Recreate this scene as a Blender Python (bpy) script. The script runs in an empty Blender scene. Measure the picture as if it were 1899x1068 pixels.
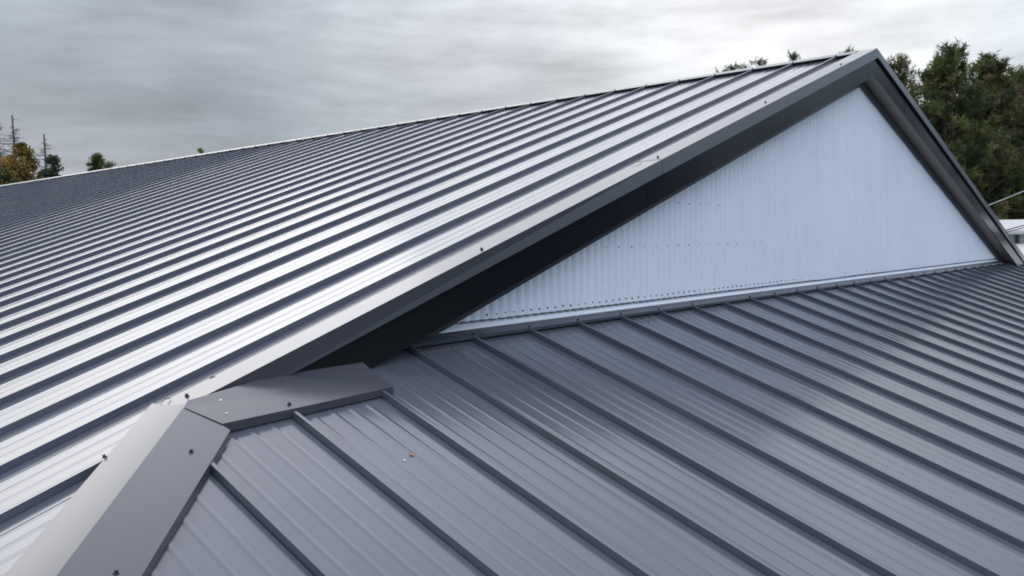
import bpy, bmesh, math, random
import numpy as np
from mathutils import Vector, Matrix

random.seed(7)
rng = np.random.default_rng(11)
scene = bpy.context.scene
COL = scene.collection

# ------------------------------------------------------------------ camera
CX, CY, CZ = -7.8975, -2.7047, -1.6241
YAW, PIT, ROL, FPX = 0.8366, -0.0597, -0.0168, 1573.3
W0, H0 = 1899.0, 1068.0
fw = np.array([math.sin(YAW) * math.cos(PIT), math.cos(YAW) * math.cos(PIT), math.sin(PIT)])
_r = np.array([math.cos(YAW), -math.sin(YAW), 0.0])
_u = np.cross(_r, fw)
rt = math.cos(ROL) * _r + math.sin(ROL) * _u
up = -math.sin(ROL) * _r + math.cos(ROL) * _u
camd = bpy.data.cameras.new('camera')
cam = bpy.data.objects.new('camera', camd)
COL.objects.link(cam)
camd.sensor_width = 36.0
camd.lens = FPX / W0 * 36.0
camd.clip_start = 0.05
camd.clip_end = 3000
cam.matrix_world = Matrix(((rt[0], up[0], -fw[0], CX), (rt[1], up[1], -fw[1], CY), (rt[2], up[2], -fw[2], CZ), (0, 0, 0, 1)))
scene.camera = cam

# ------------------------------------------------------------------ sky and sun
SUN_AZ, SUN_EL = math.radians(11), math.radians(27)      # azimuth from +Y towards +X
SUN_DIR = Vector((math.sin(SUN_AZ) * math.cos(SUN_EL), math.cos(SUN_AZ) * math.cos(SUN_EL), math.sin(SUN_EL)))
world = bpy.data.worlds.new('World')
scene.world = world
world.use_nodes = True
wt = world.node_tree
wn, wl = wt.nodes, wt.links
wn.clear()
w_out = wn.new('ShaderNodeOutputWorld')
w_bg = wn.new('ShaderNodeBackground')
w_bg.inputs['Strength'].default_value = 0.1
wl.new(w_bg.outputs[0], w_out.inputs[0])


def vmath(nt, op, a=None, b=None):
    n = nt.nodes.new('ShaderNodeVectorMath'); n.operation = op
    for i, v in enumerate((a, b)):
        if v is None: continue
        if isinstance(v, (tuple, list, Vector)): n.inputs[i].default_value = v
        else: nt.links.new(v, n.inputs[i])
    return n


def fmath(nt, op, a, b=None, c=None, clamp=False):
    n = nt.nodes.new('ShaderNodeMath'); n.operation = op; n.use_clamp = clamp
    for i, v in enumerate((a, b, c)):
        if v is None: continue
        if isinstance(v, (int, float)): n.inputs[i].default_value = v
        else: nt.links.new(v, n.inputs[i])
    return n.outputs[0]


def mixrgb(nt, fac, a, b, mode='MIX'):
    n = nt.nodes.new('ShaderNodeMix'); n.data_type = 'RGBA'; n.blend_type = mode; n.clamp_result = False
    for s, v in ((n.inputs[0], fac), (n.inputs[6], a), (n.inputs[7], b)):
        if isinstance(v, (int, float)): s.default_value = v
        elif isinstance(v, (tuple, list)): s.default_value = (*v[:3], 1)
        else: nt.links.new(v, s)
    return n.outputs[2]


def noise(nt, vec, scale, detail=4, rough=0.5, dist=0.0):
    n = nt.nodes.new('ShaderNodeTexNoise')
    n.inputs['Scale'].default_value = scale; n.inputs['Detail'].default_value = detail
    n.inputs['Roughness'].default_value = rough; n.inputs['Distortion'].default_value = dist
    nt.links.new(vec, n.inputs['Vector'])
    return n.outputs['Fac']


def ramp(nt, fac, stops, interp='LINEAR'):
    n = nt.nodes.new('ShaderNodeValToRGB'); cr = n.color_ramp; cr.interpolation = interp
    while len(cr.elements) < len(stops): cr.elements.new(0.5)
    for e, (p, c) in zip(cr.elements, stops):
        e.position = p
        e.color = (c, c, c, 1) if isinstance(c, (int, float)) else (*c[:3], 1)
    nt.links.new(fac, n.inputs[0])
    return n.outputs[0]


sky = wn.new('ShaderNodeTexSky')
sky.sky_type = 'NISHITA'; sky.sun_disc = False
sky.sun_elevation = SUN_EL; sky.sun_rotation = SUN_AZ
sky.altitude = 50; sky.dust_density = 1.0
tc = wn.new('ShaderNodeTexCoord')
sep = wn.new('ShaderNodeSeparateXYZ'); wl.new(tc.outputs['Generated'], sep.inputs[0])
# overcast deck: dim near the horizon, three to five times brighter overhead
base_l = ramp(wt, sep.outputs['Z'], [(0.0, .50), (.06, .50), (.11, .40), (.16, .37), (.20, .42), (.26, .48), (.36, .52), (1.0, .7)])
lift = ramp(wt, sep.outputs['Z'], [(0.0, 0.0), (.29, 0.0), (.42, .60), (.75, .95), (1.0, 1.0)])
lum = fmath(wt, 'ADD', base_l, fmath(wt, 'MULTIPLY', lift, .50))
# the sun behind thin cloud
dot = vmath(wt, 'DOT_PRODUCT', tc.outputs['Generated'], tuple(SUN_DIR)).outputs['Value']
dpos = fmath(wt, 'MAXIMUM', dot, 0.0)
veil = ramp(wt, sep.outputs['Z'], [(0.0, 0.0), (.265, .0), (.34, .70), (.41, 1.0)], 'EASE')      # the low grey bank hides the glow
g1 = fmath(wt, 'MULTIPLY', fmath(wt, 'POWER', dpos, 4.0), veil)
g2 = fmath(wt, 'MULTIPLY', fmath(wt, 'POWER', dpos, 16.0), veil)
# thinner cloud to the right lets more light through low down
rdot = vmath(wt, 'DOT_PRODUCT', tc.outputs['Generated'], (.885, .42, .20)).outputs['Value']
thin = ramp(wt, fmath(wt, 'MAXIMUM', rdot, 0.0), [(.80, 0.0), (.965, .70), (1.0, 1.0)], 'EASE')
# streaky cloud texture, stretched along the horizon
mp = wn.new('ShaderNodeMapping'); wl.new(tc.outputs['Generated'], mp.inputs['Vector'])
mp.inputs['Scale'].default_value = (1.3, 1.3, 6.5); mp.inputs['Rotation'].default_value = (0.05, -0.06, 0)
n1 = noise(wt, mp.outputs[0], 1.9, 7, .55, .35)
n2 = noise(wt, mp.outputs[0], .9, 4, .5, .2)
n3 = noise(wt, mp.outputs[0], 5.5, 6, .6, .2)
stk = fmath(wt, 'ADD', fmath(wt, 'MULTIPLY', fmath(wt, 'SUBTRACT', n1, .5), 1.25), fmath(wt, 'MULTIPLY', fmath(wt, 'SUBTRACT', n3, .5), .6))
stk = fmath(wt, 'ADD', stk, 1.0)
lum = fmath(wt, 'MULTIPLY', lum, stk)
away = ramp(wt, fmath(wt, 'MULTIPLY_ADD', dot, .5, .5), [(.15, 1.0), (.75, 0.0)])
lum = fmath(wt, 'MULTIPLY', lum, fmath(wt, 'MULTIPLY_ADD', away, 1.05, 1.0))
lum = fmath(wt, 'ADD', lum, fmath(wt, 'MULTIPLY', fmath(wt, 'ADD', fmath(wt, 'MULTIPLY', g1, 1.75), fmath(wt, 'MULTIPLY', g2, .2)), stk))
lum = fmath(wt, 'ADD', lum, fmath(wt, 'MULTIPLY', fmath(wt, 'MULTIPLY', thin, .54), stk))
tint = ramp(wt, n2, [(.35, (.77, .94, 1.06)), (.5, (.81, .95, 1.10)), (.65, (.88, .96, 1.09))])
tint = mixrgb(wt, fmath(wt, 'MULTIPLY', thin, .9), tint, (1.0, .995, 1.0))
tint = mixrgb(wt, ramp(wt, g1, [(0, 0.0), (.6, 1.0)]), tint, (1.0, .985, .965))
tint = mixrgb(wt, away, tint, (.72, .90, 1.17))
tint = mixrgb(wt, fmath(wt, 'MULTIPLY', lift, .9, clamp=True), tint, (.95, .96, 1.06))
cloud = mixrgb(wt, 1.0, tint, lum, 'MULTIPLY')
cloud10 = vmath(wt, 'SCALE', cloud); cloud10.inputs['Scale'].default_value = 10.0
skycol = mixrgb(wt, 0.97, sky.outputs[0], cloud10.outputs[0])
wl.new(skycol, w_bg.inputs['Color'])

sund = bpy.data.lights.new('sun', 'SUN')
sund.energy = .5; sund.angle = math.radians(42); sund.color = (1, .965, .92)
sun = bpy.data.objects.new('sun', sund); COL.objects.link(sun)
sun.rotation_euler = (-SUN_DIR).to_track_quat('-Z', 'Y').to_euler()
sun.location = (0, 0, 30)

scene.view_settings.view_transform = 'Standard'
scene.view_settings.look = 'None'
scene.view_settings.exposure = 0.0
scene.view_settings.gamma = 1.0
scene.view_settings.use_curve_mapping = False
scene.render.engine = 'CYCLES'
scene.cycles.filter_width = 1.8

# ------------------------------------------------------------------ helpers


def ray(px, py):
    d = fw + rt * (px - W0 / 2) / FPX - up * (py - H0 / 2) / FPX
    return d


def at(px, py, dist):
    """world point seen at that bearing, at a horizontal distance from the camera"""
    d = ray(px, py); k = dist / math.hypot(d[0], d[1])
    return np.array([CX, CY, CZ]) + d * k


def link(o, parent=None):
    COL.objects.link(o)
    if parent is not None: o.parent = parent
    return o


def tag(o, label=None, category=None, group=None, kind=None):
    if label: o['label'] = label
    if category: o['category'] = category
    if group: o['group'] = group
    if kind: o['kind'] = kind
    return o


def empty(name, loc=(0, 0, 0), rz=0.0):
    o = bpy.data.objects.new(name, None); COL.objects.link(o)
    o.location = loc; o.rotation_euler = (0, 0, rz); o.empty_display_size = .2
    return o


def mesh(name, V, F, mats, midx=None, smooth=False):
    me = bpy.data.meshes.new(name)
    V = np.asarray(V, dtype=np.float32).reshape(-1, 3)
    if isinstance(F, np.ndarray):
        n, k = F.shape
        me.vertices.add(len(V)); me.vertices.foreach_set('co', V.ravel())
        me.loops.add(n * k); me.loops.foreach_set('vertex_index', F.astype(np.int32).ravel())
        me.polygons.add(n)
        me.polygons.foreach_set('loop_start', np.arange(0, n * k, k, dtype=np.int32))
        me.polygons.foreach_set('loop_total', np.full(n, k, dtype=np.int32))
    else:
        me.from_pydata([tuple(map(float, v)) for v in V], [], F)
    for m in (mats if isinstance(mats, (list, tuple)) else [mats]): me.materials.append(m)
    if midx is not None: me.polygons.foreach_set('material_index', np.asarray(midx, dtype=np.int32))
    if smooth: me.polygons.foreach_set('use_smooth', np.ones(len(me.polygons), dtype=bool))
    me.update(calc_edges=True)
    return me


def ob(name, me, parent=None, loc=None):
    o = bpy.data.objects.new(name, me); link(o, parent)
    if loc is not None: o.location = loc
    return o


def sweep(profA, profB, closed=False):
    """quads between two matching 3D polylines"""
    n = len(profA); V = list(profA) + list(profB)
    F = [(i, i + 1, n + i + 1, n + i) for i in range(n - 1)]
    if closed: F.append((n - 1, 0, n, 2 * n - 1))
    return V, F


def thick(name, V, F, mat, parent, t=0.0012, smooth=False):
    """sheet metal: a folded sheet given a real thickness"""
    me = mesh(name, V, F, mat, smooth=smooth)
    bm = bmesh.new(); bm.from_mesh(me)
    bmesh.ops.remove_doubles(bm, verts=bm.verts, dist=1e-6)
    bmesh.ops.recalc_face_normals(bm, faces=bm.faces)
    bmesh.ops.solidify(bm, geom=bm.faces[:], thickness=t)
    bm.to_mesh(me); bm.free(); me.update()
    return ob(name, me, parent)


def box(x0, x1, y0, y1, z0, z1):
    V = [(x, y, z) for z in (z0, z1) for y in (y0, y1) for x in (x0, x1)]
    F = [(0, 2, 3, 1), (4, 5, 7, 6), (0, 1, 5, 4), (2, 6, 7, 3), (0, 4, 6, 2), (1, 3, 7, 5)]
    return V, F


def prism(poly, axis_vec):
    """closed prism from a planar polygon (list of 3D pts) and an extrusion vector"""
    n = len(poly); a = [np.array(p, float) for p in poly]; b = [p + np.array(axis_vec, float) for p in a]
    F = [tuple(range(n))[::-1], tuple(range(n, 2 * n))] + [(i, (i + 1) % n, n + (i + 1) % n, n + i) for i in range(n)]
    return a + b, F


def tube_np(pts, rads, seg=6):
    pts = np.asarray(pts, float); n = len(pts)
    d = np.gradient(pts, axis=0); d /= np.linalg.norm(d, axis=1, keepdims=True) + 1e-9
    ref = np.array([.31, .87, .38]); V = []
    for i in range(n):
        a = np.cross(d[i], ref); a /= np.linalg.norm(a) + 1e-9; b = np.cross(d[i], a)
        for k in range(seg):
            t = 2 * math.pi * k / seg
            V.append(pts[i] + rads[i] * (math.cos(t) * a + math.sin(t) * b))
    F = [(i * seg + k, i * seg + (k + 1) % seg, (i + 1) * seg + (k + 1) % seg, (i + 1) * seg + k) for i in range(n - 1) for k in range(seg)]
    return V, F


class MB:
    def __init__(s): s.V = []; s.F = []
    def add(s, V, F):
        o = len(s.V); s.V += [tuple(v) for v in V]; s.F += [tuple(i + o for i in f) for f in F]; return s
    def obj(s, name, mat, parent=None, smooth=False):
        return ob(name, mesh(name, s.V, s.F, mat, smooth=smooth), parent)


# ------------------------------------------------------------------ materials
def new_mat(name):
    m = bpy.data.materials.new(name); m.use_nodes = True
    nt = m.node_tree; b = nt.nodes['Principled BSDF']
    return m, nt, b


def bump(nt, b, height, strength=.3, dist=.01, prev=None):
    n = nt.nodes.new('ShaderNodeBump'); n.inputs['Strength'].default_value = strength; n.inputs['Distance'].default_value = dist
    nt.links.new(height, n.inputs['Height'])
    if prev is not None: nt.links.new(prev, n.inputs['Normal'])
    nt.links.new(n.outputs[0], b.inputs['Normal'])
    return n.outputs[0]


def painted_steel(name, c, rough=.26, dust=.5, ior=1.55, can=1.0, run=None):
    """coil coated sheet steel: fine satin grain, faint dust and rain runs, slight oil canning"""
    m, nt, b = new_mat(name)
    g = nt.nodes.new('ShaderNodeNewGeometry'); P = g.outputs['Position']
    big = noise(nt, P, .9, 3, .5)
    mid = noise(nt, P, 4, 3, .5)
    fine = noise(nt, P, 260, 2, .5)
    d = ramp(nt, fmath(nt, 'ADD', fmath(nt, 'MULTIPLY', big, .6), fmath(nt, 'MULTIPLY', mid, .4)), [(.35, 0.0), (.68, 1.0)])
    c2 = tuple(x * (1 + .30 * dust) + .006 * dust for x in c)
    colr = mixrgb(nt, d, c, c2)
    speck = ramp(nt, noise(nt, P, 75, 2, .6), [(.74, 0.0), (.79, 1.0)])
    colr = mixrgb(nt, fmath(nt, 'MULTIPLY', speck, .02 * dust), colr, (.35, .34, .32))
    oi0 = nt.nodes.new('ShaderNodeObjectInfo')
    colr = mixrgb(nt, oi0.outputs['Random'], colr, tuple(x * 1.10 + .002 for x in c))
    nt.links.new(colr, b.inputs['Base Color'])
    r = fmath(nt, 'ADD', fmath(nt, 'MULTIPLY', d, .03 * dust), fmath(nt, 'ADD', rough, fmath(nt, 'MULTIPLY', fmath(nt, 'SUBTRACT', fine, .5), .01)))
    if run:                                    # faint rain runs down the slope
        mpn = nt.nodes.new('ShaderNodeMapping'); nt.links.new(P, mpn.inputs['Vector']); mpn.inputs['Scale'].default_value = run
        st = ramp(nt, noise(nt, mpn.outputs[0], 1.0, 5, .65), [(.42, 0.0), (.72, 1.0)])
        r = fmath(nt, 'ADD', r, fmath(nt, 'MULTIPLY', st, .09))
        mixrgb_in = mixrgb(nt, fmath(nt, 'MULTIPLY', st, .16), colr, (.20, .20, .20))
        nt.links.new(mixrgb_in, b.inputs['Base Color'])
    oi = nt.nodes.new('ShaderNodeObjectInfo')
    r = fmath(nt, 'ADD', r, fmath(nt, 'MULTIPLY', fmath(nt, 'SUBTRACT', oi.outputs['Random'], .5), .05))
    nt.links.new(r, b.inputs['Roughness'])
    b.inputs['IOR'].default_value = ior
    n = bump(nt, b, noise(nt, P, 1.5, 1, .4), .32 * can, .010)
    return m


CHAR = (.066, .076, .104)
M_roof = painted_steel('charcoal_roof_paint', CHAR, .14, .6, 1.62, 1.0, (.5, 16, .5))
M_roof_end = painted_steel('charcoal_end_slope_paint', CHAR, .14, .6, 1.62, 1.0, (16, .5, .5))
M_trim = painted_steel('charcoal_trim_paint', (.052, .057, .072), .23, .35, 1.52, .35)
M_flash = painted_steel('sheen_toned_flashing_paint', (.050, .060, .080), .20, .3, 1.55, .4)  # grazing reflection of the wall is put into this base tone
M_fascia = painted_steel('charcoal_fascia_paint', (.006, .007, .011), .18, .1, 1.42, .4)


def wall_white():
    m, nt, b = new_mat('white_wall_paint')
    g = nt.nodes.new('ShaderNodeNewGeometry'); P = g.outputs['Position']
    mpn = nt.nodes.new('ShaderNodeMapping'); nt.links.new(P, mpn.inputs['Vector']); mpn.inputs['Scale'].default_value = (6, 6, 1.2)
    a = noise(nt, mpn.outputs[0], 1.0, 5, .6)
    s = noise(nt, P, 1.3, 4, .6)
    f = ramp(nt, fmath(nt, 'ADD', fmath(nt, 'MULTIPLY', a, .5), fmath(nt, 'MULTIPLY', s, .5)), [(.35, 0.0), (.65, 1.0)])
    nt.links.new(mixrgb(nt, f, (.70, .79, .88), (.79, .85, .92)), b.inputs['Base Color'])
    b.inputs['Roughness'].default_value = .42
    bump(nt, b, noise(nt, P, 3, 3, .5), .1, .004)
    return m


M_wall = wall_white()


def simple(name, c, rough=.5, metallic=0.0, var=.25, scale=8, bmp=.0):
    m, nt, b = new_mat(name)
    g = nt.nodes.new('ShaderNodeNewGeometry')
    f = noise(nt, g.outputs['Position'], scale, 5, .6)
    nt.links.new(mixrgb(nt, ramp(nt, f, [(.3, 0.0), (.7, 1.0)]), tuple(x * (1 - var) for x in c), tuple(min(1, x * (1 + var)) for x in c)), b.inputs['Base Color'])
    b.inputs['Roughness'].default_value = rough; b.inputs['Metallic'].default_value = metallic
    if bmp: bump(nt, b, f, .5, bmp)
    return m


M_dark = simple('dark_cavity', (.02, .022, .026), .8)
M_deck = simple('roof_underlay', (.03, .03, .033), .9)
M_foam = simple('closure_foam', (.012, .012, .014), .95, 0, .3, 60, .004)
M_screw = simple('screw_steel', (.09, .09, .10), .35, .8, .3, 200)
M_rubber = simple('screw_washer', (.03, .03, .032), .7)
M_rivet = simple('bright_rivet', (.75, .76, .78), .25, .9, .1, 100)
M_bark = simple('pine_bark', (.085, .058, .042), .9, 0, .4, 12, .02)
M_greybark = simple('dead_grey_wood', (.12, .115, .11), .9, 0, .35, 10, .01)
M_leafbrown = simple('dry_leaf', (.30, .14, .08), .6, 0, .3, 60)
M_fleck = simple('pale_fleck', (.75, .75, .73), .6)
M_cable = simple('cable_sheath', (.42, .43, .44), .45)
M_cabledk = simple('cable_dark', (.05, .05, .055), .5)
M_whiteroof = simple('white_metal_roof', (.56, .57, .58), .45, 0, .06, 2)
M_whitewall = simple('pale_grey_siding', (.33, .36, .37), .5, 0, .08, 3)
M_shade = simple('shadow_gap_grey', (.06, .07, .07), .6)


def soffit_mat():
    m, nt, b = new_mat('vented_soffit_paint')
    g = nt.nodes.new('ShaderNodeNewGeometry'); P = g.outputs['Position']
    v = nt.nodes.new('ShaderNodeTexVoronoi'); v.inputs['Scale'].default_value = 62; v.inputs['Randomness'].default_value = .15
    nt.links.new(P, v.inputs['Vector'])
    h = ramp(nt, v.outputs['Distance'], [(.28, 0.0), (.36, 1.0)])
    nt.links.new(mixrgb(nt, h, (.05, .045, .038), (.36, .32, .26)), b.inputs['Base Color'])
    b.inputs['Roughness'].default_value = .4
    return m


M_soffit = soffit_mat()


def foliage(name, c, var=.35, trans=.25, hue=None):
    m, nt, b = new_mat(name)
    g = nt.nodes.new('ShaderNodeNewGeometry')
    f = noise(nt, g.outputs['Position'], 1.1, 4, .65)
    rnd = g.outputs['Random Per Island']
    f2 = fmath(nt, 'ADD', fmath(nt, 'MULTIPLY', f, .6), fmath(nt, 'MULTIPLY', rnd, .4))
    nt.links.new(mixrgb(nt, ramp(nt, f2, [(.25, 0.0), (.75, 1.0)]), tuple(x * (1 - var) for x in c), hue or tuple(x * (1 + var) for x in c)), b.inputs['Base Color'])
    b.inputs['Roughness'].default_value = .55
    tr = nt.nodes.new('ShaderNodeBsdfTranslucent'); tr.inputs[0].default_value = (c[0] * 1.3, c[1] * 1.4, c[2], 1)
    mx = nt.nodes.new('ShaderNodeMixShader'); mx.inputs[0].default_value = trans
    out = nt.nodes['Material Output']
    nt.links.new(b.outputs[0], mx.inputs[1]); nt.links.new(tr.outputs[0], mx.inputs[2]); nt.links.new(mx.outputs[0], out.inputs[0])
    return m


M_needle = foliage('pine_needles', (.095, .120, .030), .5, .25, (.18, .20, .055))
M_needle_dk = foliage('pine_needles_deep', (.036, .054, .018), .4, .2)
M_needle_br = foliage('pine_needles_old', (.105, .085, .030), .4, .2)
M_gold = foliage('golden_leaves', (.24, .140, .030), .45, .35, (.32, .19, .04))
M_olive = foliage('olive_leaves', (.075, .078, .020), .4, .3)
M_dkleaf = foliage('dark_green_leaves', (.040, .058, .028), .4, .25)
M_paleleaf = foliage('pale_green_leaves', (.15, .17, .075), .4, .35)

# ------------------------------------------------------------------ roof geometry constants
tT, tF, tB = .3317, .34246, 6.532
zB = -tB * tT
S, SH, HT = .4064, .026, .040          # panel width, seam height, height of the end slope's seam tops above its datum
PN = HT - SH
YR, X0 = .3131, -5.4635
EAVE = 10.2
YEND = 31.0
GZ = -6.6                                # ground level


def zl(x, h=0.0): return -tT * abs(x) + h          # left / right slope, h above the seam tops
def zh(y, h=0.0): return zB + tF * y + h            # end slope, h above its pans


# ------------------------------------------------------------------ ground
mg, ntg, bg_ = new_mat('rough_grass')
gg = ntg.nodes.new('ShaderNodeNewGeometry')
fa = noise(ntg, gg.outputs['Position'], .15, 6, .65); fb = noise(ntg, gg.outputs['Position'], 4, 5, .7)
ntg.links.new(mixrgb(ntg, ramp(ntg, fmath(ntg, 'ADD', fmath(ntg, 'MULTIPLY', fa, .6), fmath(ntg, 'MULTIPLY', fb, .4)), [(.35, 0.0), (.65, 1.0)]), (.035, .048, .018), (.085, .075, .035)), bg_.inputs['Base Color'])
bg_.inputs['Roughness'].default_value = .95
bump(ntg, bg_, fb, .6, .08)
ground = ob('ground', mesh('ground', [(-1200, -1200, GZ), (1200, -1200, GZ), (1200, 1200, GZ), (-1200, 1200, GZ)], [(0, 1, 2, 3)], mg))
tag(ground, kind='structure')

# ------------------------------------------------------------------ the building
B = empty('metal_roofed_building', (0, 6, GZ))
tag(B, 'long building with dark grey standing seam metal roof and white corrugated gable', 'building')
OFF = Vector((0, -6, -GZ))                         # children are modelled in world space


def child(o, p=None):
    """parent o under the building (or one of its parts) without moving it"""
    if p is None:
        o.parent = B; o.location = Vector(o.location) + OFF
    else:
        o.parent = p
    return o


def part(name, V, F, mat, p=None, t=None, smooth=False):
    if t: o = thick(name, V, F, mat, None, t, smooth)
    else: o = ob(name, mesh(name, V, F, mat, smooth=smooth))
    return child(o, p)


# lower walls, mostly below the roof edges
lw = MB()
lw.add(*box(-9.6, 9.6, -2.9, -2.75, GZ, -3.25)); lw.add(*box(-9.6, 9.6, YEND - .6, YEND - .4, GZ, -3.25))
lw.add(*box(-9.6, -9.45, -2.749, YEND - .601, GZ, -3.25)); lw.add(*box(9.45, 9.6, -2.749, YEND - .601, GZ, -3.25))
child(lw.obj('wall', M_wall))

# roof decks carry the panels
D = -.046
yE = -(EAVE - tB) / 1.0325
Vd = [(0, 0.19, D), (0, YEND, D), (-EAVE, YEND, zl(EAVE, D)), (-EAVE, yE, zl(EAVE, D)), (-6.34, .19, zl(6.34, D))]
deckL = part('roof_deck', *prism(Vd, (0, 0, -.10)), M_deck)
deckL['label'] = 'long main roof slope facing the camera'
Vr = [(-x, y, z) for x, y, z in Vd][::-1]
deckR = part('roof_deck', *prism(Vr, (0, 0, -.10)), M_deck)
deckR['label'] = 'far main roof slope behind the ridge'
yq = .17
Vh = [(-tB + 1.0325 * yq, yq, zh(yq, -.004)), (-EAVE, yE, zh(yE, -.004)), (EAVE, yE, zh(yE, -.004)), (tB - 1.0325 * yq, yq, zh(yq, -.004))]
deckH = part('roof_deck', *prism(Vh, (0, 0, -.10)), M_deck)
deckH['label'] = 'lower hipped roof slope below the gable wall'

RIBS = [.075, .155, .235, .315]


def profile():
    """(across, height) of one roof panel: standing seam, then a pan with four shallow stiffening ribs"""
    p = [(0, -.008), (.0005, SH), (.013, SH), (.0135, SH - .009), (.0095, SH - .010), (.0095, .001), (.030, 0)]
    for r in RIBS:
        p += [(r - .0155, 0), (r - .013, 0), (r - .007, .0008), (r, .0018), (r + .007, .0008), (r + .013, 0), (r + .0155, 0)]
    p += [(S - .012, 0), (S - .0045, 0), (S - .004, -.008), (S, -.008)]
    return p


PROF = profile()


def clip(bm, co, no):
    bmesh.ops.bisect_plane(bm, geom=bm.verts[:] + bm.edges[:] + bm.faces[:], dist=1e-5, plane_co=co, plane_no=no, clear_outer=True)


HIPN = Vector((1, 1.0325, 0)).normalized()            # outward from the left slope towards the end slope side


def left_panel(k):
    y0 = YR + k * S
    P = PROF
    a = [(-.02, y0 + u, zl(.02, h - SH)) for u, h in P]
    b = [(-EAVE - .04, y0 + u, zl(EAVE + .04, h - SH)) for u, h in P]
    V, F = sweep(a, b)
    return V, F


def clipped(V, F, planes):
    bm = bmesh.new(); vs = [bm.verts.new(v) for v in V]
    for f in F: bm.faces.new([vs[i] for i in f])
    for co, no in planes:
        if len(bm.faces): clip(bm, co, no)
    Vo = [tuple(v.co) for v in bm.verts]; ix = {v: i for i, v in enumerate(bm.verts)}
    Fo = [tuple(ix[v] for v in f.verts) for f in bm.faces]
    bm.free()
    return Vo, Fo


hipco = Vector((-tB, 0, 0)); hipno = Vector((1, -1.0325, 0))    # for the left slope drop x+... > hip line
shared = None
kmax = int((YEND - YR) / S)
for k in range(-10, kmax):
    y0 = YR + k * S
    if k >= 0:
        if shared is None:
            V, F = left_panel(0); shared = mesh('roof_panel', V, F, M_roof)
        o = ob('roof_panel', shared, None, (0, k * S, 0)); child(o, deckL); o.location = (0, k * S, 0)
    else:
        V, F = left_panel(k)
        # the hip runs down towards -X and -Y: keep |x| > tB - 1.0325*y
        Vb, Fb = clipped(V, F, [(hipco, Vector((1, 1.0325, 0)) if False else Vector((1, -1.0325, 0)))])
        mb = MB()
        if k == -1:
            Va, Fa = clipped(V, F, [(Vector((0, .006, 0)), Vector((0, -1, 0))), (Vector((-tB, 0, 0)), Vector((-1, 0, 0)))])
            mb.add(Va, Fa)
            V2, F2 = clipped(V, F, [(Vector((-tB, 0, 0)), Vector((1, 0, 0))), (hipco, Vector((1, -1.0325, 0)))])
            mb.add(V2, F2)
        else:
            mb.add(Vb, Fb)
        if len(mb.F) == 0: continue
        child(mb.obj('roof_panel', M_roof), deckL)
# far slope: hidden behind the ridge, one sheet with its seams
mb = MB()
for k in range(0, kmax):
    V, F = left_panel(k); mb.add([(-x, y, z) for x, y, z in V], [f[::-1] for f in F])
o = mb.obj('roof_panel', M_roof); child(o, deckR)
o['kind'] = 'stuff'; o['label'] = 'standing seam panels of the far slope'


def hip_panel(k):
    x0 = X0 + k * S
    a = [(x0 + u, .118, zh(.118, h + PN)) for u, h in PROF]
    b = [(x0 + u, yE - .04, zh(yE - .04, h + PN)) for u, h in PROF]
    return sweep(a, b)


hs = None
for k in range(-12, 41):
    x0 = X0 + k * S
    if x0 < -EAVE or x0 > EAVE - .1: continue
    if x0 > -5.95 and x0 + S < 5.95:
        if hs is None:
            V, F = hip_panel(k); hs = (k, mesh('roof_panel', V, F, M_roof_end))
        o = ob('roof_panel', hs[1]); child(o, deckH); o.location = ((k - hs[0]) * S, 0, 0)
    else:
        V, F = hip_panel(k)
        pl_ = [(Vector((-tB + .14, 0, 0)), Vector((-1, 1.010, 0))), (Vector((tB - .14, 0, 0)), Vector((1, 1.010, 0)))]
        if abs(x0 + S / 2) > 5.95: pl_.append((Vector((0, -.196, 0)), Vector((0, 1, 0))))
        V, F = clipped(V, F, pl_)
        if len(F) == 0: continue
        child(ob('roof_panel', mesh('roof_panel', V, F, M_roof_end)), deckH)

for o_ in deckL.children[:] + deckH.children[:]:
    if not o_.data.get('sm'):
        o_.data['sm'] = 1
        o_.data.polygons.foreach_set('use_smooth', np.ones(len(o_.data.polygons), dtype=bool))
        o_.data.set_sharp_from_angle(angle=math.radians(20))

# --- screws (one mesh shared by all)


def screw_mesh():
    V = []; F = []
    def ring(r, z, n=8): 
        o = len(V)
        for i in range(n):
            a = 2 * math.pi * i / n; V.append((r * math.cos(a), r * math.sin(a), z))
        return o
    rs = [ring(.0085, 0), ring(.0080, .0025), ring(.0052, .0028), ring(.0050, .0085), ring(.0036, .0100)]
    for a, b in zip(rs, rs[1:]):
        for i in range(8): F.append((a + i, a + (i + 1) % 8, b + (i + 1) % 8, b + i))
    F.append(tuple(range(rs[-1], rs[-1] + 8)))
    me = mesh('screw', V, F, [M_rubber, M_screw], [0] * 8 + [1] * 25)
    return me


SCR = screw_mesh()


def screw(p, n, parent, s=1.0):
    o = bpy.data.objects.new('screw', SCR); COL.objects.link(o); o.parent = parent
    o.rotation_euler = Vector(n).to_track_quat('Z', 'Y').to_euler(); o.location = p; o.scale = (s, s, s)
    return o


NL = Vector((-tT, 0, 1)).normalized()
NH = Vector((0, -tF, 1)).normalized()

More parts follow.
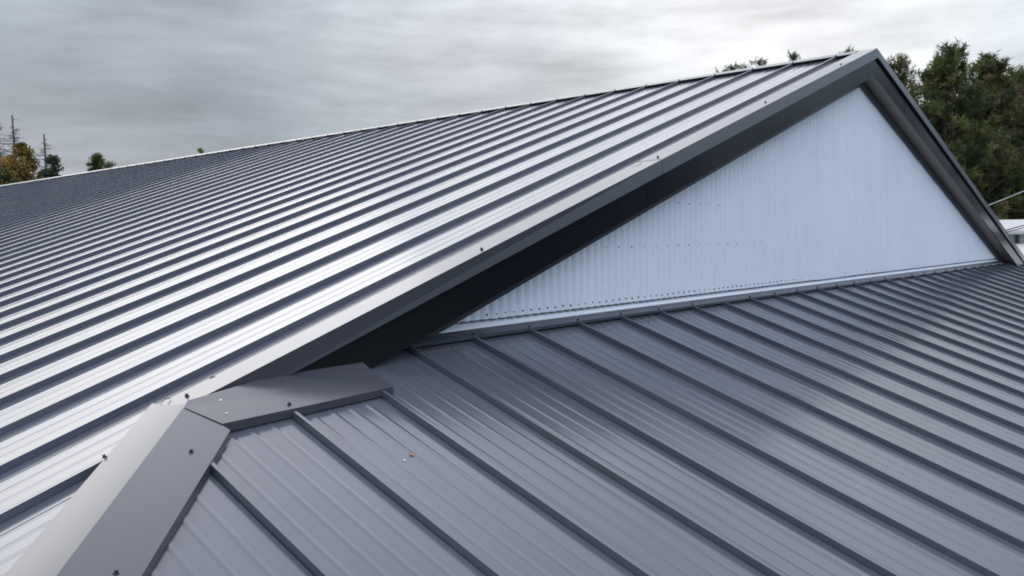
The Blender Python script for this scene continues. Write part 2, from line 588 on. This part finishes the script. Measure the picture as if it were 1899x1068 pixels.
# --- ridge cap in lengths, with its dark closure below
cap_mats = M_trim
seg = 3.05
y = .16; i = 0
while y < YEND:
    y1 = min(y + seg + .03, YEND)
    lift_ = .004 + (.0015 if i % 2 else 0)
    pr = [(-.1205, lift_ - .007), (-.120, lift_ + .0), (0, lift_ + .004), (.120, lift_), (.120, -.030)]
    a = [(x, y, -tT * abs(x) + h) for x, h in pr]; b = [(x, y1, -tT * abs(x) + h) for x, h in pr]
    rc = part('ridge_cap', *sweep(a, b), M_trim, None, .0012)
    for k in range(0, kmax):
        ys = YR + k * S + .006
        if y <= ys < y + seg and k < 40:
            screw((-.104, ys, zl(.104, lift_ + .001)), NL, rc)
    y += seg; i += 1
a = [(-.108, .16, zl(.108, -SH - .006)), (-.108, .16, zl(.108, .001))]
b = [(-.108, YEND, zl(.108, -SH)), (-.108, YEND, zl(.108, -.002))]
cl = part('ridge_closure', *prism([a[0], a[1], (-.09, .16, zl(.09, -.002)), (-.09, .16, zl(.09, -SH))], (0, YEND - .16, 0)), M_foam)

# --- rake trim (cap), fascia boards, soffit and frieze on both sides of the gable
H1, H2 = .0801, .1534
joints = [0, .62, 3.56, 6.5]
for sgn in (-1, 1):
    for j, (x0, x1) in enumerate([(0, .62), (.62, 3.56), (3.56, 6.60)]):
        up_ = .0035 + .0012 * (j % 2); out = -.008 - .0012 * (j % 2)
        xo = x1 + (.018 if j < 2 else 0)
        def pr(x, f=0.0):
            xs = sgn * x
            return [(xs, .157, zl(x, -.022)), (xs, .155, zl(x, up_)), (xs, out, zl(x, up_)), (xs, out - .010, zl(x, -H1)), (xs, out + .004, zl(x, -H1 - .002))]
        A = pr(x0); Bq = pr(xo)
        if j == 2:
            # the top flange runs out over the hip cap and is cut on the bias
            Bq = [(sgn * (xo + .01), .127, zl(xo + .01, -.020)), (sgn * (xo + .01), .125, zl(xo + .01, up_)), (sgn * (xo - .06), out, zl(xo - .06, up_)), (sgn * (xo - .16), out, zl(xo - .16, -H1)), (sgn * (xo - .17), out + .012, zl(xo - .17, -H1 - .002))]
        V, F = sweep(A, Bq)
        rk = part('rake_trim', V, F, M_trim, None, .0012)
        if sgn == -1:
            for x, yy in ((.716, .04), (2.078, .06), (3.52, .056), (5.072, .03), (6.50, .075)):
                if x0 <= x < xo: screw((-x, yy, zl(x, up_ + .001)), NL, rk)
    # lower fascia
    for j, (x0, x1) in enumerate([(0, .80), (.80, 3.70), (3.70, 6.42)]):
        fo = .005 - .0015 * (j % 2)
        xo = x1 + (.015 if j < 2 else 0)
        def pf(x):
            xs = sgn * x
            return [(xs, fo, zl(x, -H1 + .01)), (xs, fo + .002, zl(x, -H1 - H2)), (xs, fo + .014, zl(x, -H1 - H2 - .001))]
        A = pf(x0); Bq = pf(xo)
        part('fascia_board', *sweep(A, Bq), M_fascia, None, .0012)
    # soffit panels
    yw = .176
    xs0 = 0.0; n = 0
    while xs0 < 6.3:
        xs1 = min(xs0 + .305, 6.35)
        hh = -H1 - H2 + .012
        V = [(sgn * (xs0 + .003), .022, zl(xs0 + .003, hh)), (sgn * (xs1 - .003), .022, zl(xs1 - .003, hh)), (sgn * (xs1 - .003), yw, zl(xs1 - .003, hh)), (sgn * (xs0 + .003), yw, zl(xs0 + .003, hh))]
        V2, F2 = prism(V, (0, 0, .006)); part('soffit_panel', V2, F2, M_soffit)
        xs0 += .305; n += 1
    # dark backing above the soffit
    hb = -H1 - H2 + .020
    V2, F2 = prism([(0, .024, hb), (sgn * 6.3, .024, zl(6.3, hb)), (sgn * 6.3, .30, zl(6.3, hb)), (0, .30, hb)], (0, 0, .08)); part('rafter_board', V2, F2, M_dark)
    # frieze along the top of the wall, following the corrugations' fronts
    hf = -H1 - H2 + .010
    dr = .092
    V2, F2 = prism([(sgn * .0, .138, hf), (sgn * 6.3, .138, zl(6.3, hf)), (sgn * 6.3, .138, zl(6.3, hf - dr)), (0, .138, hf - dr)], (0, .008, 0))
    part('frieze_trim', V2, F2, M_trim)

# --- gable wall: backing, corrugated sheets with lapped edges, screws
yb = .185
xw = 6.25
V2, F2 = prism([(-5.58, yb, zB + .06), (5.58, yb, zB + .06), (0, yb, -.25)], (0, .05, 0))
gw = part('gable_wall', V2, F2, M_dark)
gw['label'] = 'white corrugated gable wall under the overhanging roof'
ZT = zB + tF * .18 + .071 + .006
CP = .066; SW = .66; xl = -2.91
AMP = .0145
kk = int((-xw - xl) / SW) - 1
ymid = .1625
while xl + kk * SW < xw:
    xa = xl + kk * SW; xb = xa + SW + CP * .35
    xa_, xb_ = max(xa, -xw), min(xb, xw)
    if xb_ - xa_ > .05:
        n = int(round((xb_ - xa_) / (CP / 10)))
        xs = np.linspace(xa_, xb_, n + 1)
        ys = ymid + AMP - 2 * AMP * np.abs(np.sin(math.pi * (xs - xl) / CP)) ** .6 - .0026 * (1 - (xs - xa) / SW)
        zt_ = np.array([zl(x, -.245) for x in xs])
        zb_ = np.full(n + 1, ZT + .006 + rng.normal(0, .0008))
        ok = zt_ > zb_ + .01
        xs, ys, zt_, zb_ = xs[ok], ys[ok], zt_[ok], zb_[ok]
        if len(xs) > 2:
            m_ = len(xs)
            V = [(x, y, z) for x, y, z in zip(xs, ys, zb_)] + [(x, y, z) for x, y, z in zip(xs, ys, zt_)]
            F = [(i, i + 1, m_ + i + 1, m_ + i) for i in range(m_ - 1)]
            part('wall_sheet', V, F, M_wall, gw, None, True)
    kk += 1
# screws in the valleys of the crests: bottom row, then two purlin rows
NW = (0, -1, 0)
i0 = int((-6.0 - xl) / CP)
for i in range(i0, int((3.0 - xl) / CP)):
    x = xl + i * CP + CP * .5
    if zl(x, -.34) < ZT + .05: continue
    if x < -1.3: screw((x, ymid - AMP + .0005, ZT + .030 + random.uniform(-.002, .002)), NW, gw, .72)
    elif random.random() < .25: screw((x, ymid - AMP + .0005, ZT + .030), NW, gw, .55)
for z, st, xm in ((-1.692, 1, -1.9), (-1.425, 2, -2.5)):
    for i in range(i0, int((xm - xl) / CP), 1):
        if i % 2: continue
        x = xl + i * CP + CP * .5
        if zl(x, -.36) < z: continue
        screw((x, ymid - AMP + .0005, z + random.uniform(-.003, .003)), NW, gw, .6)

# --- base flashing: grey apron and the white ledge the sheets stand over
segs = [-5.80, -5.0, -3.02, -.0, 3.0, 5.8]
fls = []
for j, (xa, xb) in enumerate(zip(segs, segs[1:])):
    e = .0012 * (j % 2)
    pr = [(.1095 - e, zh(.1095, .028)), (.1095 - e, zh(.1095, .0415 + e)), (.1480, zB + .1060 + e)]
    A = [(xa, y_, z_) for y_, z_ in pr]; Bq = [(xb + .02, y_, z_) for y_, z_ in pr]
    fl = part('base_flashing', *sweep(A, Bq), M_flash, None, .0012)
    fls.append((xa, xb, fl))
A = [(-5.6, .1455, zB + .1075), (-5.6, .1455, zB + .1125), (-5.6, .1820, ZT - .002)]
part('wall_ledge_trim', *sweep(A, [(5.6, y_, z_) for _, y_, z_ in A]), M_wall, None, .0012)
for k in range(0, 28):
    if k % 9 == 7: continue
    x = X0 + k * S + .006
    for xa, xb, fl in fls:
        if xa <= x < xb: screw((x, .1180, zh(.118, .046)), (0, -.55, .83), fl, 1.0)
# black closure strip behind the apron's lip
part('apron_closure', *prism([(-5.8, .118, zh(.118, .010)), (5.8, .118, zh(.118, .010)), (5.8, .118, zh(.118, .040)), (-5.8, .118, zh(.118, .040))], (0, .012, 0)), M_foam)

# --- corner flashing beside the hip
xa, xb, ya, yb2, hf = -6.545, -5.812, -.222, .014, HT + .006
rows = []
for t in np.linspace(0, 1, 9):
    x = xa + (xb - xa) * t; yfr = -.237 + .037 * t
    low = max(0.0, 1 - t * 1.8); e = .055 * max(0.0, 1 - t * 4); yb_ = -.070 + .080 * min(1.0, t / .45)
    rows.append([(x, yfr - .001, zh(yfr, .020)), (x, yfr, zh(yfr, hf + .003 * low)), (x - e + .004 * t, -.105, zh(-.105, hf + .002 * low)), (x - e * .5 + .02 * t, yb_, zh(yb_, hf + .003)), (x - e * .5 + .02 * t, yb_ + .001, zh(yb_, .018))])
V = [p for r in rows for p in r]; F = [(5 * i + j, 5 * i + j + 1, 5 * i + j + 6, 5 * i + j + 5) for i in range(8) for j in range(4)]
cf = part('corner_flashing', V, F, M_trim, None, .0012)
screw((-6.270, -.195, zh(-.195, hf + .002)), NH, cf)
part('apron_closure', *prism([(-6.52, -.214, zh(-.214, .010)), (-5.83, -.188, zh(-.188, .010)), (-5.83, -.188, zh(-.188, hf - .003)), (-6.52, -.214, zh(-.214, hf - .003))], (0, .012, 0)), M_foam)
for px_, py_ in (( -6.47, -.098), (-6.50, -.185)):
    r_ = ob('rivet', SCR.copy()); r_.data.materials.clear(); r_.data.materials.append(M_rivet); r_.data.materials.append(M_rivet)
    r_.location = (px_, py_, zh(py_, hf + .002)); r_.rotation_euler = NH.to_track_quat('Z', 'Y').to_euler(); r_.scale = (.55, .55, .5); child(r_, cf)

# --- hip caps (near one is in view, its twin on the far corner is not hidden from a step aside)


def hip_cap(sgn):
    rows = []
    n = 2
    wl_, wr_ = .248, .200
    for t in np.linspace(0, 1, n):
        yc = -.075 + t * (yE - .0)
        xc = 6.4997 - 1.0133 * yc
        zc = zh(yc, .0455)
        row = []
        # left wing: offset in +y along the left slope, gently rolled near the crest
        yo = yc + wl_; xo_ = xc
        row.append((xo_, yo + .001, zl(xo_, -.020)))
        for f in (1, .82, .64, .48, .34, .22, .12, .05):
            yy = yc + wl_ * f
            z_flat = zl(xo_, .004)
            bend = (1 - f) ** 1.9
            row.append((xo_, yy, z_flat + (zc - z_flat) * bend))
        row.append((xc, yc, zc))
        # right wing: offset in -y, on the end slope
        for f in (.5, 1.0):
            yy = yc - wr_ * f
            xr = xc - .036 * f * (t == 0)
            row.append((xr, yy, zc + (zh(yc - wr_, HT + .0055) - zc) * f))
        row.append((xc - .036 * (t == 0), yc - wr_ - .001, zh(yc - wr_, .020)))
        rows.append([(sgn * x, y, z) for x, y, z in row])
    V, F = sweep(rows[0], rows[1])
    return thick('hip_cap', V, F, M_trim, None, .0012, False)


hc = child(hip_cap(-1)); hc['label'] = 'folded hip cap running down from the rake to the near corner'
for p in hc.data.polygons: p.use_smooth = abs(p.normal.z) > .3
hc.data.set_sharp_from_angle(angle=math.radians(9))
child(hip_cap(1))
screw((-6.850, -.090, zl(6.850, .0055)), NL, hc, .95)
screw((-6.705, -.345, zh(-.345, HT + .0065)), NH, hc, .95)
screw((-7.100, -.748, zh(-.748, HT + .0065)), NH, hc, .95)
# bits of drilling swarf are small things of their own further down
# closure under the hip cap's right lip, squeezed out unevenly
mb = MB()
N = 46
top = []; 
for i in range(N + 1):
    t = i / N; yc = -.02 + t * (yE + .2); xc = 6.4997 - 1.0133 * yc
    top.append((xc, yc - .200))
V = []; 
for i, (xc, yy) in enumerate(top):
    j = .004 + .007 * random.random() + .004 * math.sin(i * 2.1)
    V += [(-xc, yy + .004, zh(yy, HT + .001)), (-xc, yy - j, zh(yy - j, PN + .0015)), (-xc, yy + .03, zh(yy + .03, PN + .0015))]
F = []
for i in range(N):
    a = 3 * i; b = a + 3
    F += [(a, a + 1, b + 1, b), (a + 1, a + 2, b + 2, b + 1)]
child(ob('closure_strip', mesh('closure_strip', V, F, M_foam)))

# ------------------------------------------------------------------ small things on the roof
def flat_thing(name, mat, p, n, size, pts, label, cat, curl=.3):
    V = [(x * size, y * size, curl * size * (x * x + .5 * y * y)) for x, y in pts]
    me = mesh(name, V, [tuple(range(len(V)))], mat)
    bm = bmesh.new(); bm.from_mesh(me); bmesh.ops.triangulate(bm, faces=bm.faces[:]); bmesh.ops.solidify(bm, geom=bm.faces[:], thickness=.0006)
    bm.to_mesh(me); bm.free()
    o = ob(name, me, None, p); o.rotation_euler = Vector(n).to_track_quat('Z', 'Y').to_euler(); tag(o, label, cat)
    return o


leafpts = [(0, -1), (.25, -.5), (.7, -.45), (.5, -.05), (.8, .35), (.35, .35), (0, 1), (-.3, .4), (-.75, .4), (-.5, 0), (-.75, -.4), (-.25, -.5)]
flat_thing('dry_leaf', M_leafbrown, (-6.047, -.570, zh(-.570, PN + .003)), NH, .011, leafpts, 'small curled orange brown leaf lying on the grey roof pan', 'leaf')
flat_thing('pale_fleck', M_fleck, (-6.094, -.586, zh(-.586, PN + .002)), NH, .0045, leafpts[::2], 'tiny white fleck on the roof pan beside the brown leaf', 'debris')


def swarf(p, n, L, ang, label):
    pts = [(L * t * math.cos(ang) , L * t * math.sin(ang) , .003 + .008 * math.sin(t * 3.2)) for t in np.linspace(0, 1, 6)]
    V, F = tube_np(pts, [.0016, .0018, .0016, .0013, .001, .0006], 5)
    o = ob('metal_sliver', mesh('metal_sliver', V, F, M_screw, smooth=True), None, p)
    o.rotation_euler = Vector(n).to_track_quat('Z', 'Y').to_euler()
    tag(o, label, 'debris')


swarf((-6.535, .125, zl(6.535, .005)), NL, .05, -1.2, 'thin dark metal sliver beside the lowest screw of the rake trim')
swarf((-3.60, .115, zl(3.60, .005)), NL, .10, -1.9, 'fine dark metal sliver beside the screw at the trim joint')

# ------------------------------------------------------------------ white building behind, right
def white_building():
    p1 = at(1838, 408, 20); p2 = at(2060, 408, 20)
    d = (p2 - p1); d[2] = 0; L = np.linalg.norm(d); d /= L; nrm = np.array([-d[1], d[0], 0])
    if np.dot(nrm, [CX - p1[0], CY - p1[1], 0]) < 0: nrm = -nrm      # towards the camera
    R = empty('white_metal_building', (p1[0], p1[1], GZ)); R.rotation_euler = (0, 0, math.atan2(d[1], d[0]))
    tag(R, 'white metal roofed outbuilding with ribbed pale siding behind the right roof edge', 'building')
    # local frame: x along d, y = -nrm side
    sy = -1 if np.dot(nrm, [-d[1], d[0], 0]) < 0 else 1
    zr = p1[2] - GZ
    ze = at(1880, 425, 17.3)[2] - GZ
    yo = sy * 2.9; Lx = 9.0; x0 = -1.5
    V, F = prism([(x0, 0, zr), (x0, yo, ze), (x0, -yo, ze)], (Lx, 0, 0)); ob('roof', mesh('roof', V, F, M_whiteroof), R)
    # rounded eave trim
    pts = [(x0, yo + sy * .03, ze - .04), (x0 + Lx, yo + sy * .03, ze - .04)]
    V, F = tube_np(pts, [.055, .055], 10); ob('eave_trim', mesh('eave_trim', V, F, M_whiteroof, smooth=True), R)
    yw_ = yo - sy * .08
    V, F = box(x0 + .1, x0 + Lx - .1, min(yw_, -yw_ * .9), max(yw_, -yw_ * .9), 0, ze - .05); ob('wall', mesh('wall', V, F, M_shade), R)
    pan = None
    V, F = prism([(0, yw_ + sy * .004, .9), (.26, yw_ + sy * .004, .9), (.23, yw_ + sy * .05, .9), (.03, yw_ + sy * .05, .9)], (0, 0, ze - .07 - .9))
    me = mesh('siding_panel', V, F, M_whitewall)
    n = int((Lx - .4) / .31)
    for i in range(n): ob('siding_panel', me, R, (x0 + .2 + i * .31, 0, 0))
    # lower lean-to roof
    zl_ = at(1890, 464, 16.4)[2] - GZ
    V, F = prism([(x0 - .5, yo + sy * .05, zl_ + .10), (x0 - .5, yo + sy * 2.6, zl_ - .40), (x0 - .5, yo + sy * 2.6, zl_ - .50), (x0 - .5, yo + sy * .05, zl_ - .05)], (Lx + 1, 0, 0))
    ob('lean_to_roof', mesh('lean_to_roof', V, F, M_whiteroof), R)
    V, F = box(x0 - .4, x0 + Lx + .4, min(yo, yo + sy * 2.45), max(yo, yo + sy * 2.45), 0, zl_ - .51); ob('lean_to_wall', mesh('lean_to_wall', V, F, M_whitewall), R)


white_building()


def cable(pa, pb, r, mat, label, sag=.12, group=None):
    pts = []
    for t in np.linspace(0, 1, 12):
        p = pa * (1 - t) + pb * t; p = p - np.array([0, 0, sag * 4 * t * (1 - t)]); pts.append(p)
    V, F = tube_np(pts, [r] * 12, 6)
    o = ob('overhead_cable', mesh('overhead_cable', V, F, mat, smooth=True)); tag(o, label, 'cable', group)


cable(at(1740, 412, 19), at(2010, 305, 14), .007, M_cable, 'pale overhead cable rising to the right in front of the pines', .05)
cable(at(1780, 446, 18.5), at(2010, 385, 15), .010, M_cabledk, 'upper of two dark cables crossing in front of the white roof', .03)
cable(at(1780, 449.5, 18.5), at(2010, 390, 15), .008, M_cabledk, 'lower of two dark cables crossing in front of the white roof', .03)

# ------------------------------------------------------------------ trees


def needles(base, dirs, length, nper, nl, wid, sprd=1.0):
    """bottle-brush shoots: base (n,3), dirs (n,3) unit, returns triangles"""
    n = len(base)
    t = rng.random((n, nper, 1)) ** .8
    o = base[:, None, :] + dirs[:, None, :] * (length[:, None, None] * t)
    rv = rng.normal(size=(n, nper, 3)); rv /= np.linalg.norm(rv, axis=2, keepdims=True)
    rad = rv - dirs[:, None, :] * np.sum(rv * dirs[:, None, :], axis=2, keepdims=True)
    rad /= np.linalg.norm(rad, axis=2, keepdims=True) + 1e-6
    nd = dirs[:, None, :] * .75 + rad * sprd * .85; nd /= np.linalg.norm(nd, axis=2, keepdims=True)
    sd = np.cross(nd, rng.normal(size=nd.shape)); sd /= np.linalg.norm(sd, axis=2, keepdims=True) + 1e-6
    ln = nl * (.7 + .6 * rng.random((n, nper, 1)))
    v0 = o - sd * wid * .5; v1 = o + sd * wid * .5; v2 = o + nd * ln
    V = np.stack([v0, v1, v2], axis=2).reshape(-1, 3)
    return V


def pine(top, H, R, crown_frac, nwh, label, group, seed, mixb=.12, nper=22, nl=.11, wid=.013, slim=False, cat='pine tree', shoots=1.0):
    global rng
    rng = np.random.default_rng(seed)
    base = np.array([top[0], top[1], GZ])
    Ht = top[2] - GZ - (.04 if slim else .42)
    T = empty('pine_tree', tuple(base)); tag(T, label, cat, group)
    # trunk
    n = 12; tt = np.linspace(0, 1, n)
    pts = np.stack([.25 * np.sin(tt * 3 + seed) * tt * (1 - tt), .25 * np.cos(tt * 2.3 + seed) * tt * (1 - tt), tt * (Ht - .25)], 1)
    V, F = tube_np(pts, .17 * (1 - tt) ** .8 + .012, 8)
    tm = MB(); tm.add(V, F)
    SB, SD, SL, MI = [], [], [], []
    limb = MB()
    zc = Ht * (1 - crown_frac)
    nw = nwh
    for w in range(nw):
        f = (w + rng.random() * .6) / nw             # 0 bottom .. 1 top
        z = zc + (Ht - zc) * f * .97
        prof = (1 - f) ** .78 * (.45 + .55 * min(1, f * 4 + .4))
        if slim: prof = (1 - f) ** .9
        for b in range(int(rng.integers(3, 6))):
            az = rng.random() * 2 * math.pi
            L = R * prof * (.6 + .55 * rng.random()) + .12
            el = math.radians(rng.uniform(12, 34) + 38 * f)
            d = np.array([math.cos(az) * math.cos(el), math.sin(az) * math.cos(el), math.sin(el)])
            o = np.array([np.interp(z, pts[:, 2], pts[:, 0]), np.interp(z, pts[:, 2], pts[:, 1]), z])
            # limb curving upward at its end
            m = 6; q = []
            for s in np.linspace(0, 1, m):
                q.append(o + d * L * s + np.array([0, 0, .22 * L * s * s - .10 * L * s]))
            q = np.array(q)
            V, F = tube_np(q, np.linspace(.035 * (1 - f) + .012, .005, m), 4); limb.add(V, F)
            ns = int((2.2 + 4.2 * L) * shoots)
            brown = rng.random() < mixb
            for s_ in range(ns):
                s = .30 + .70 * rng.random() ** .7
                p0_ = np.array([np.interp(s, np.linspace(0, 1, m), q[:, c]) for c in range(3)])
                side = rng.normal(size=3) * np.array([1, 1, .45]) * (.10 + .26 * L * (1.12 - s))
                tip = p0_ + side
                V, F = tube_np([p0_, (p0_ + tip) / 2, tip], [.010, .008, .006], 3); limb.add(V, F)
                td = side / (np.linalg.norm(side) + 1e-6)
                tone = 2 if (brown and rng.random() < .7) else (1 if rng.random() < .45 else 0)
                for j_ in range(int(rng.integers(4, 8))):
                    dd = td * .5 + d * .3 + rng.normal(size=3) * .42 + np.array([0, 0, .85]); dd /= np.linalg.norm(dd)
                    SB.append(tip + rng.normal(size=3) * .045 - td * .12 * rng.random()); SD.append(dd); SL.append((.10 + .15 * rng.random()) * (1 + .6 * max(0, f - .6))); MI.append(tone)
    # leader shoots
    for j in range(14):
        SB.append(np.array([pts[-1, 0], pts[-1, 1], Ht - .08 - j * .09]) + rng.normal(size=3) * .03 * (1 + j * .35)); dd = np.array([rng.normal() * .3, rng.normal() * .3, 1.0]); SD.append(dd / np.linalg.norm(dd)); SL.append(.26); MI.append(0)
    V = needles(np.array(SB), np.array(SD), np.array(SL), nper, nl, wid)
    F = np.arange(len(V)).reshape(-1, 3)
    mi = np.repeat(np.array(MI), nper)
    ob('crown', mesh('crown', V, F, [M_needle, M_needle_dk, M_needle_br], mi), T)
    tm.add(limb.V, limb.F)
    tm.obj('trunk', M_bark, T)
    return T


PG = 'pines behind the right roof edge'
pine(at(1668, 82, 27), 0, 2.0, .58, 24, 'thin airy pine just right of the gable peak', PG, 3, .08, 16, .13, .020, shoots=.75)
pine(at(1757, 70, 25), 0, 2.7, .66, 30, 'tallest pine, spreading candelabra twigs at its top', PG, 5, .10, 16, .15, .024, shoots=.95)
pine(at(1833, 87, 27), 0, 2.9, .66, 30, 'broad dense pine second from the right picture edge', PG, 8, .14, 16, .15, .024, shoots=1.0)
pine(at(1893, 108, 29), 0, 2.5, .66, 30, 'pine cut off by the right picture edge', PG, 12, .2, 16, .15, .024, shoots=.9)
pine(at(1800, 170, 36), 0, 3.0, .62, 22, 'darker pine set back between the two broad ones', PG, 17, .25, 22, .13, .018)
pine(at(1722, 190, 34), 0, 2.6, .6, 20, 'darker pine set back between the airy one and the tallest', PG, 19, .15, 22, .13, .018)
pine(at(1872, 250, 31), 0, 2.6, .7, 20, 'low brownish pine above the white roof', PG, 23, .55, 22, .12, .017)
pine(at(1965, 150, 30), 0, 2.8, .66, 22, 'pine standing just past the right picture edge', PG, 29, .2, 22, .12, .018)
RG = 'pine tops peeping over the ridge'
for i, (px, py, dist, lb) in enumerate([
        (1347, 124, 40, 'leftmost pine top just showing above the ridge'),
        (1362, 123, 42, 'second pine top from the left above the ridge'),
        (1381, 121, 41, 'third pine top from the left above the ridge'),
        (1410, 113, 43, 'fourth pine top above the ridge, with a spread tip'),
        (1474, 100, 40, 'taller thin pine top alone above the ridge'),
        (1577, 90, 42, 'pine top nearest the gable peak above the ridge')]):
    pine(at(px, py, dist), 0, .34, .11, 4, lb, RG, 40 + i, .05, 14, .10, .018, slim=True, shoots=.7)


def leafy(px, py, dist, R, Hc, mats, label, seed, n=2600, ls=.10, group=None, cat='tree', name='deciduous_tree', weights=None, blobs=26):
    """broadleaf: trunk, limbs that fork to leaf clumps, leaves as small folded quads"""
    global rng
    rng = np.random.default_rng(seed)
    top = at(px, py, dist); T = empty(name, (top[0], top[1], GZ)); tag(T, label, cat, group)
    Ht = top[2] - GZ
    tm = MB(); n_ = 8; tt = np.linspace(0, 1, n_)
    pts = np.stack([.2 * np.sin(3 * tt + seed), .2 * np.cos(2 * tt), tt * (Ht - .4)], 1); pts -= pts[0]
    pts[:, :2] -= pts[-1, :2] * tt[:, None]
    tm.add(*tube_np(pts, .14 * (1 - tt) + .012, 7))
    C = []
    for b in range(blobs):
        f = rng.random(); z = Ht - Hc * (1 - f) ; r = R * math.sqrt(max(.02, 1 - f ** 1.7)) * (.35 + .7 * rng.random())
        if f > .93: r *= .4
        az = rng.random() * 6.283
        c = np.array([r * math.cos(az), r * math.sin(az), z - .25])
        s = .30 + .35 * rng.random(); C.append((c, s * R / 1.6))
        o = np.array([0, 0, max(.5, z - .8 - r * .6)]); mid = (o + c) / 2 + np.array([0, 0, .12])
        tm.add(*tube_np([o, mid, c], [.03, .018, .006], 4))
        for q in range(3):
            e = c + rng.normal(size=3) * s * .7; tm.add(*tube_np([c, (c + e) / 2, e], [.007, .005, .003], 3))
    ci = rng.integers(0, len(C), n)
    cen = np.array([c for c, s in C])[ci]; ss = np.array([s for c, s in C])[ci]
    dv = rng.normal(size=(n, 3)); dv /= np.linalg.norm(dv, axis=1, keepdims=True)
    p = cen + dv * (ss * rng.random(n) ** .45)[:, None] * np.array([1, 1, .7])
    a = rng.normal(size=(n, 3)); a /= np.linalg.norm(a, axis=1, keepdims=True)
    b = np.cross(a, rng.normal(size=(n, 3))); b /= np.linalg.norm(b, axis=1, keepdims=True)
    sz = (ls * (.6 + .8 * rng.random(n)))[:, None]
    V = np.stack([p - a * sz * .55, p + b * sz * .34, p + a * sz * .55, p - b * sz * .34], 1).reshape(-1, 3)
    F = np.arange(len(V)).reshape(-1, 4)
    mi = rng.choice(len(mats), size=len(C), p=weights)[ci]
    ob('crown', mesh('crown', V, F, mats, mi), T); tm.obj('trunk', M_bark, T)
    return T


leafy(40, 258, 46, 1.35, 6.0, [M_gold, M_olive], 'golden brown autumn tree below the taller dead spruce', 61, 8500, .12, weights=[.62, .38], blobs=60)
leafy(6, 288, 44, 1.1, 5.0, [M_gold, M_olive], 'golden tree cut off by the left picture edge', 62, 5200, .12, weights=[.7, .3], blobs=40)
leafy(97, 284, 47, .95, 4.6, [M_dkleaf], 'dark green tree below the shorter dead spruce', 63, 4200, .13, blobs=34)
leafy(372, 271, 60, .65, 4.0, [M_paleleaf], 'pale leafed treetop alone above the far ridge', 65, 1800, .16, blobs=22)
leafy(396, 279.5, 61, .22, 2.0, [M_paleleaf], 'tiny leafy tip just right of the pale treetop', 66, 300, .14, blobs=6)
leafy(230, 301, 52, .12, 1.5, [M_dkleaf], 'faint twig tip above the ridge, right of the conifer tip', 67, 60, .12, blobs=5)
pine(at(178, 292, 50), 0, .34, .13, 8, 'small dark conifer tip above the far end of the ridge', None, 70, .02, 16, .14, .024, slim=True)
pine(at(202, 303, 51), 0, .2, .14, 5, 'thin sprig right of the small conifer tip', None, 71, .02, 10, .12, .02, slim=True)


def dead_spruce(px, py, dist, label, seed, side=None):
    r = np.random.default_rng(seed)
    top = at(px, py, dist); T = empty('dead_spruce', (top[0], top[1], GZ)); tag(T, label, 'dead tree', 'dead spruces on the left')
    Ht = top[2] - GZ
    tt = np.linspace(0, 1, 14)
    pts = np.stack([.05 * np.sin(9 * tt), .05 * np.cos(7 * tt), tt * Ht], 1)
    V, F = tube_np(pts, .13 * (1 - tt) + .035, 7); ob('trunk', mesh('trunk', V, F, M_greybark, smooth=True), T)
    mb = MB()
    for i in range(85):
        z = Ht - .12 - (r.random() ** 1.1) * 4.2
        az = r.random() * 6.283; L = .12 + .55 * r.random() * min(1, (Ht - z) / 1.2)
        if side and Ht - z > 1.2 and r.random() < .45: L = .6 + .9 * r.random()
        d = np.array([math.cos(az), math.sin(az), r.uniform(-.35, .15)])
        o = np.array([0, 0, z]); p = [o + d * L * s + np.array([0, 0, -.05 * math.sin(s * 3) + .10 * s * s * L]) for s in (0, .5, 1)]
        mb.add(*tube_np(p, [.020, .013, .006], 4))
        for j in range(4):
            q = p[1] + (p[2] - p[1]) * r.random(); e = q + r.normal(size=3) * np.array([.16, .16, .10]) * (.4 + L)
            mb.add(*tube_np([q, (q + e) / 2, e], [.008, .006, .004], 3))
    mb.obj('branch', M_greybark, T)['kind'] = 'stuff'


dead_spruce(22, 213, 48, 'taller dead spruce with bare twigs behind the golden tree', 81, True)
dead_spruce(81, 248, 49, 'shorter bare spruce pole behind the dark green tree', 82)
dead_spruce(-6, 222, 47, 'dead spruce half out at the left picture edge, twigs reaching in', 83, True)

# ------------------------------------------------------------------ the wood on the near side of the clearing
def woods():
    r = np.random.default_rng(101)
    Vs = []; n_t = 150
    for i in range(n_t):
        az = math.radians(r.uniform(84, 262)); dist = r.uniform(38, 62)
        bx, by = CX + math.sin(az) * dist, CY + math.cos(az) * dist
        Ht = r.uniform(8.5, 14.5); n = 420
        f = r.random(n) ** .8
        R_ = (2.4 * (1 - f) ** .7 * (.35 + .65 * r.random(n)))
        a = r.random(n) * 6.283
        p = np.stack([bx + R_ * np.cos(a), by + R_ * np.sin(a), GZ + .8 + (Ht - .8) * f], 1)
        u_ = r.normal(size=(n, 3)); u_ /= np.linalg.norm(u_, axis=1, keepdims=True)
        v_ = np.cross(u_, r.normal(size=(n, 3))); v_ /= np.linalg.norm(v_, axis=1, keepdims=True)
        sz = (.30 + .35 * r.random(n))[:, None]
        Vs.append(np.stack([p - u_ * sz, p + v_ * sz * .6, p + u_ * sz, p - v_ * sz * .6], 1).reshape(-1, 3))
    V = np.concatenate(Vs); F = np.arange(len(V)).reshape(-1, 4)
    o = ob('woods', mesh('woods', V, F, M_needle_dk)); o['kind'] = 'stuff'
    tag(o, 'dense dark conifer wood on the near side of the clearing', 'woods')


woods()
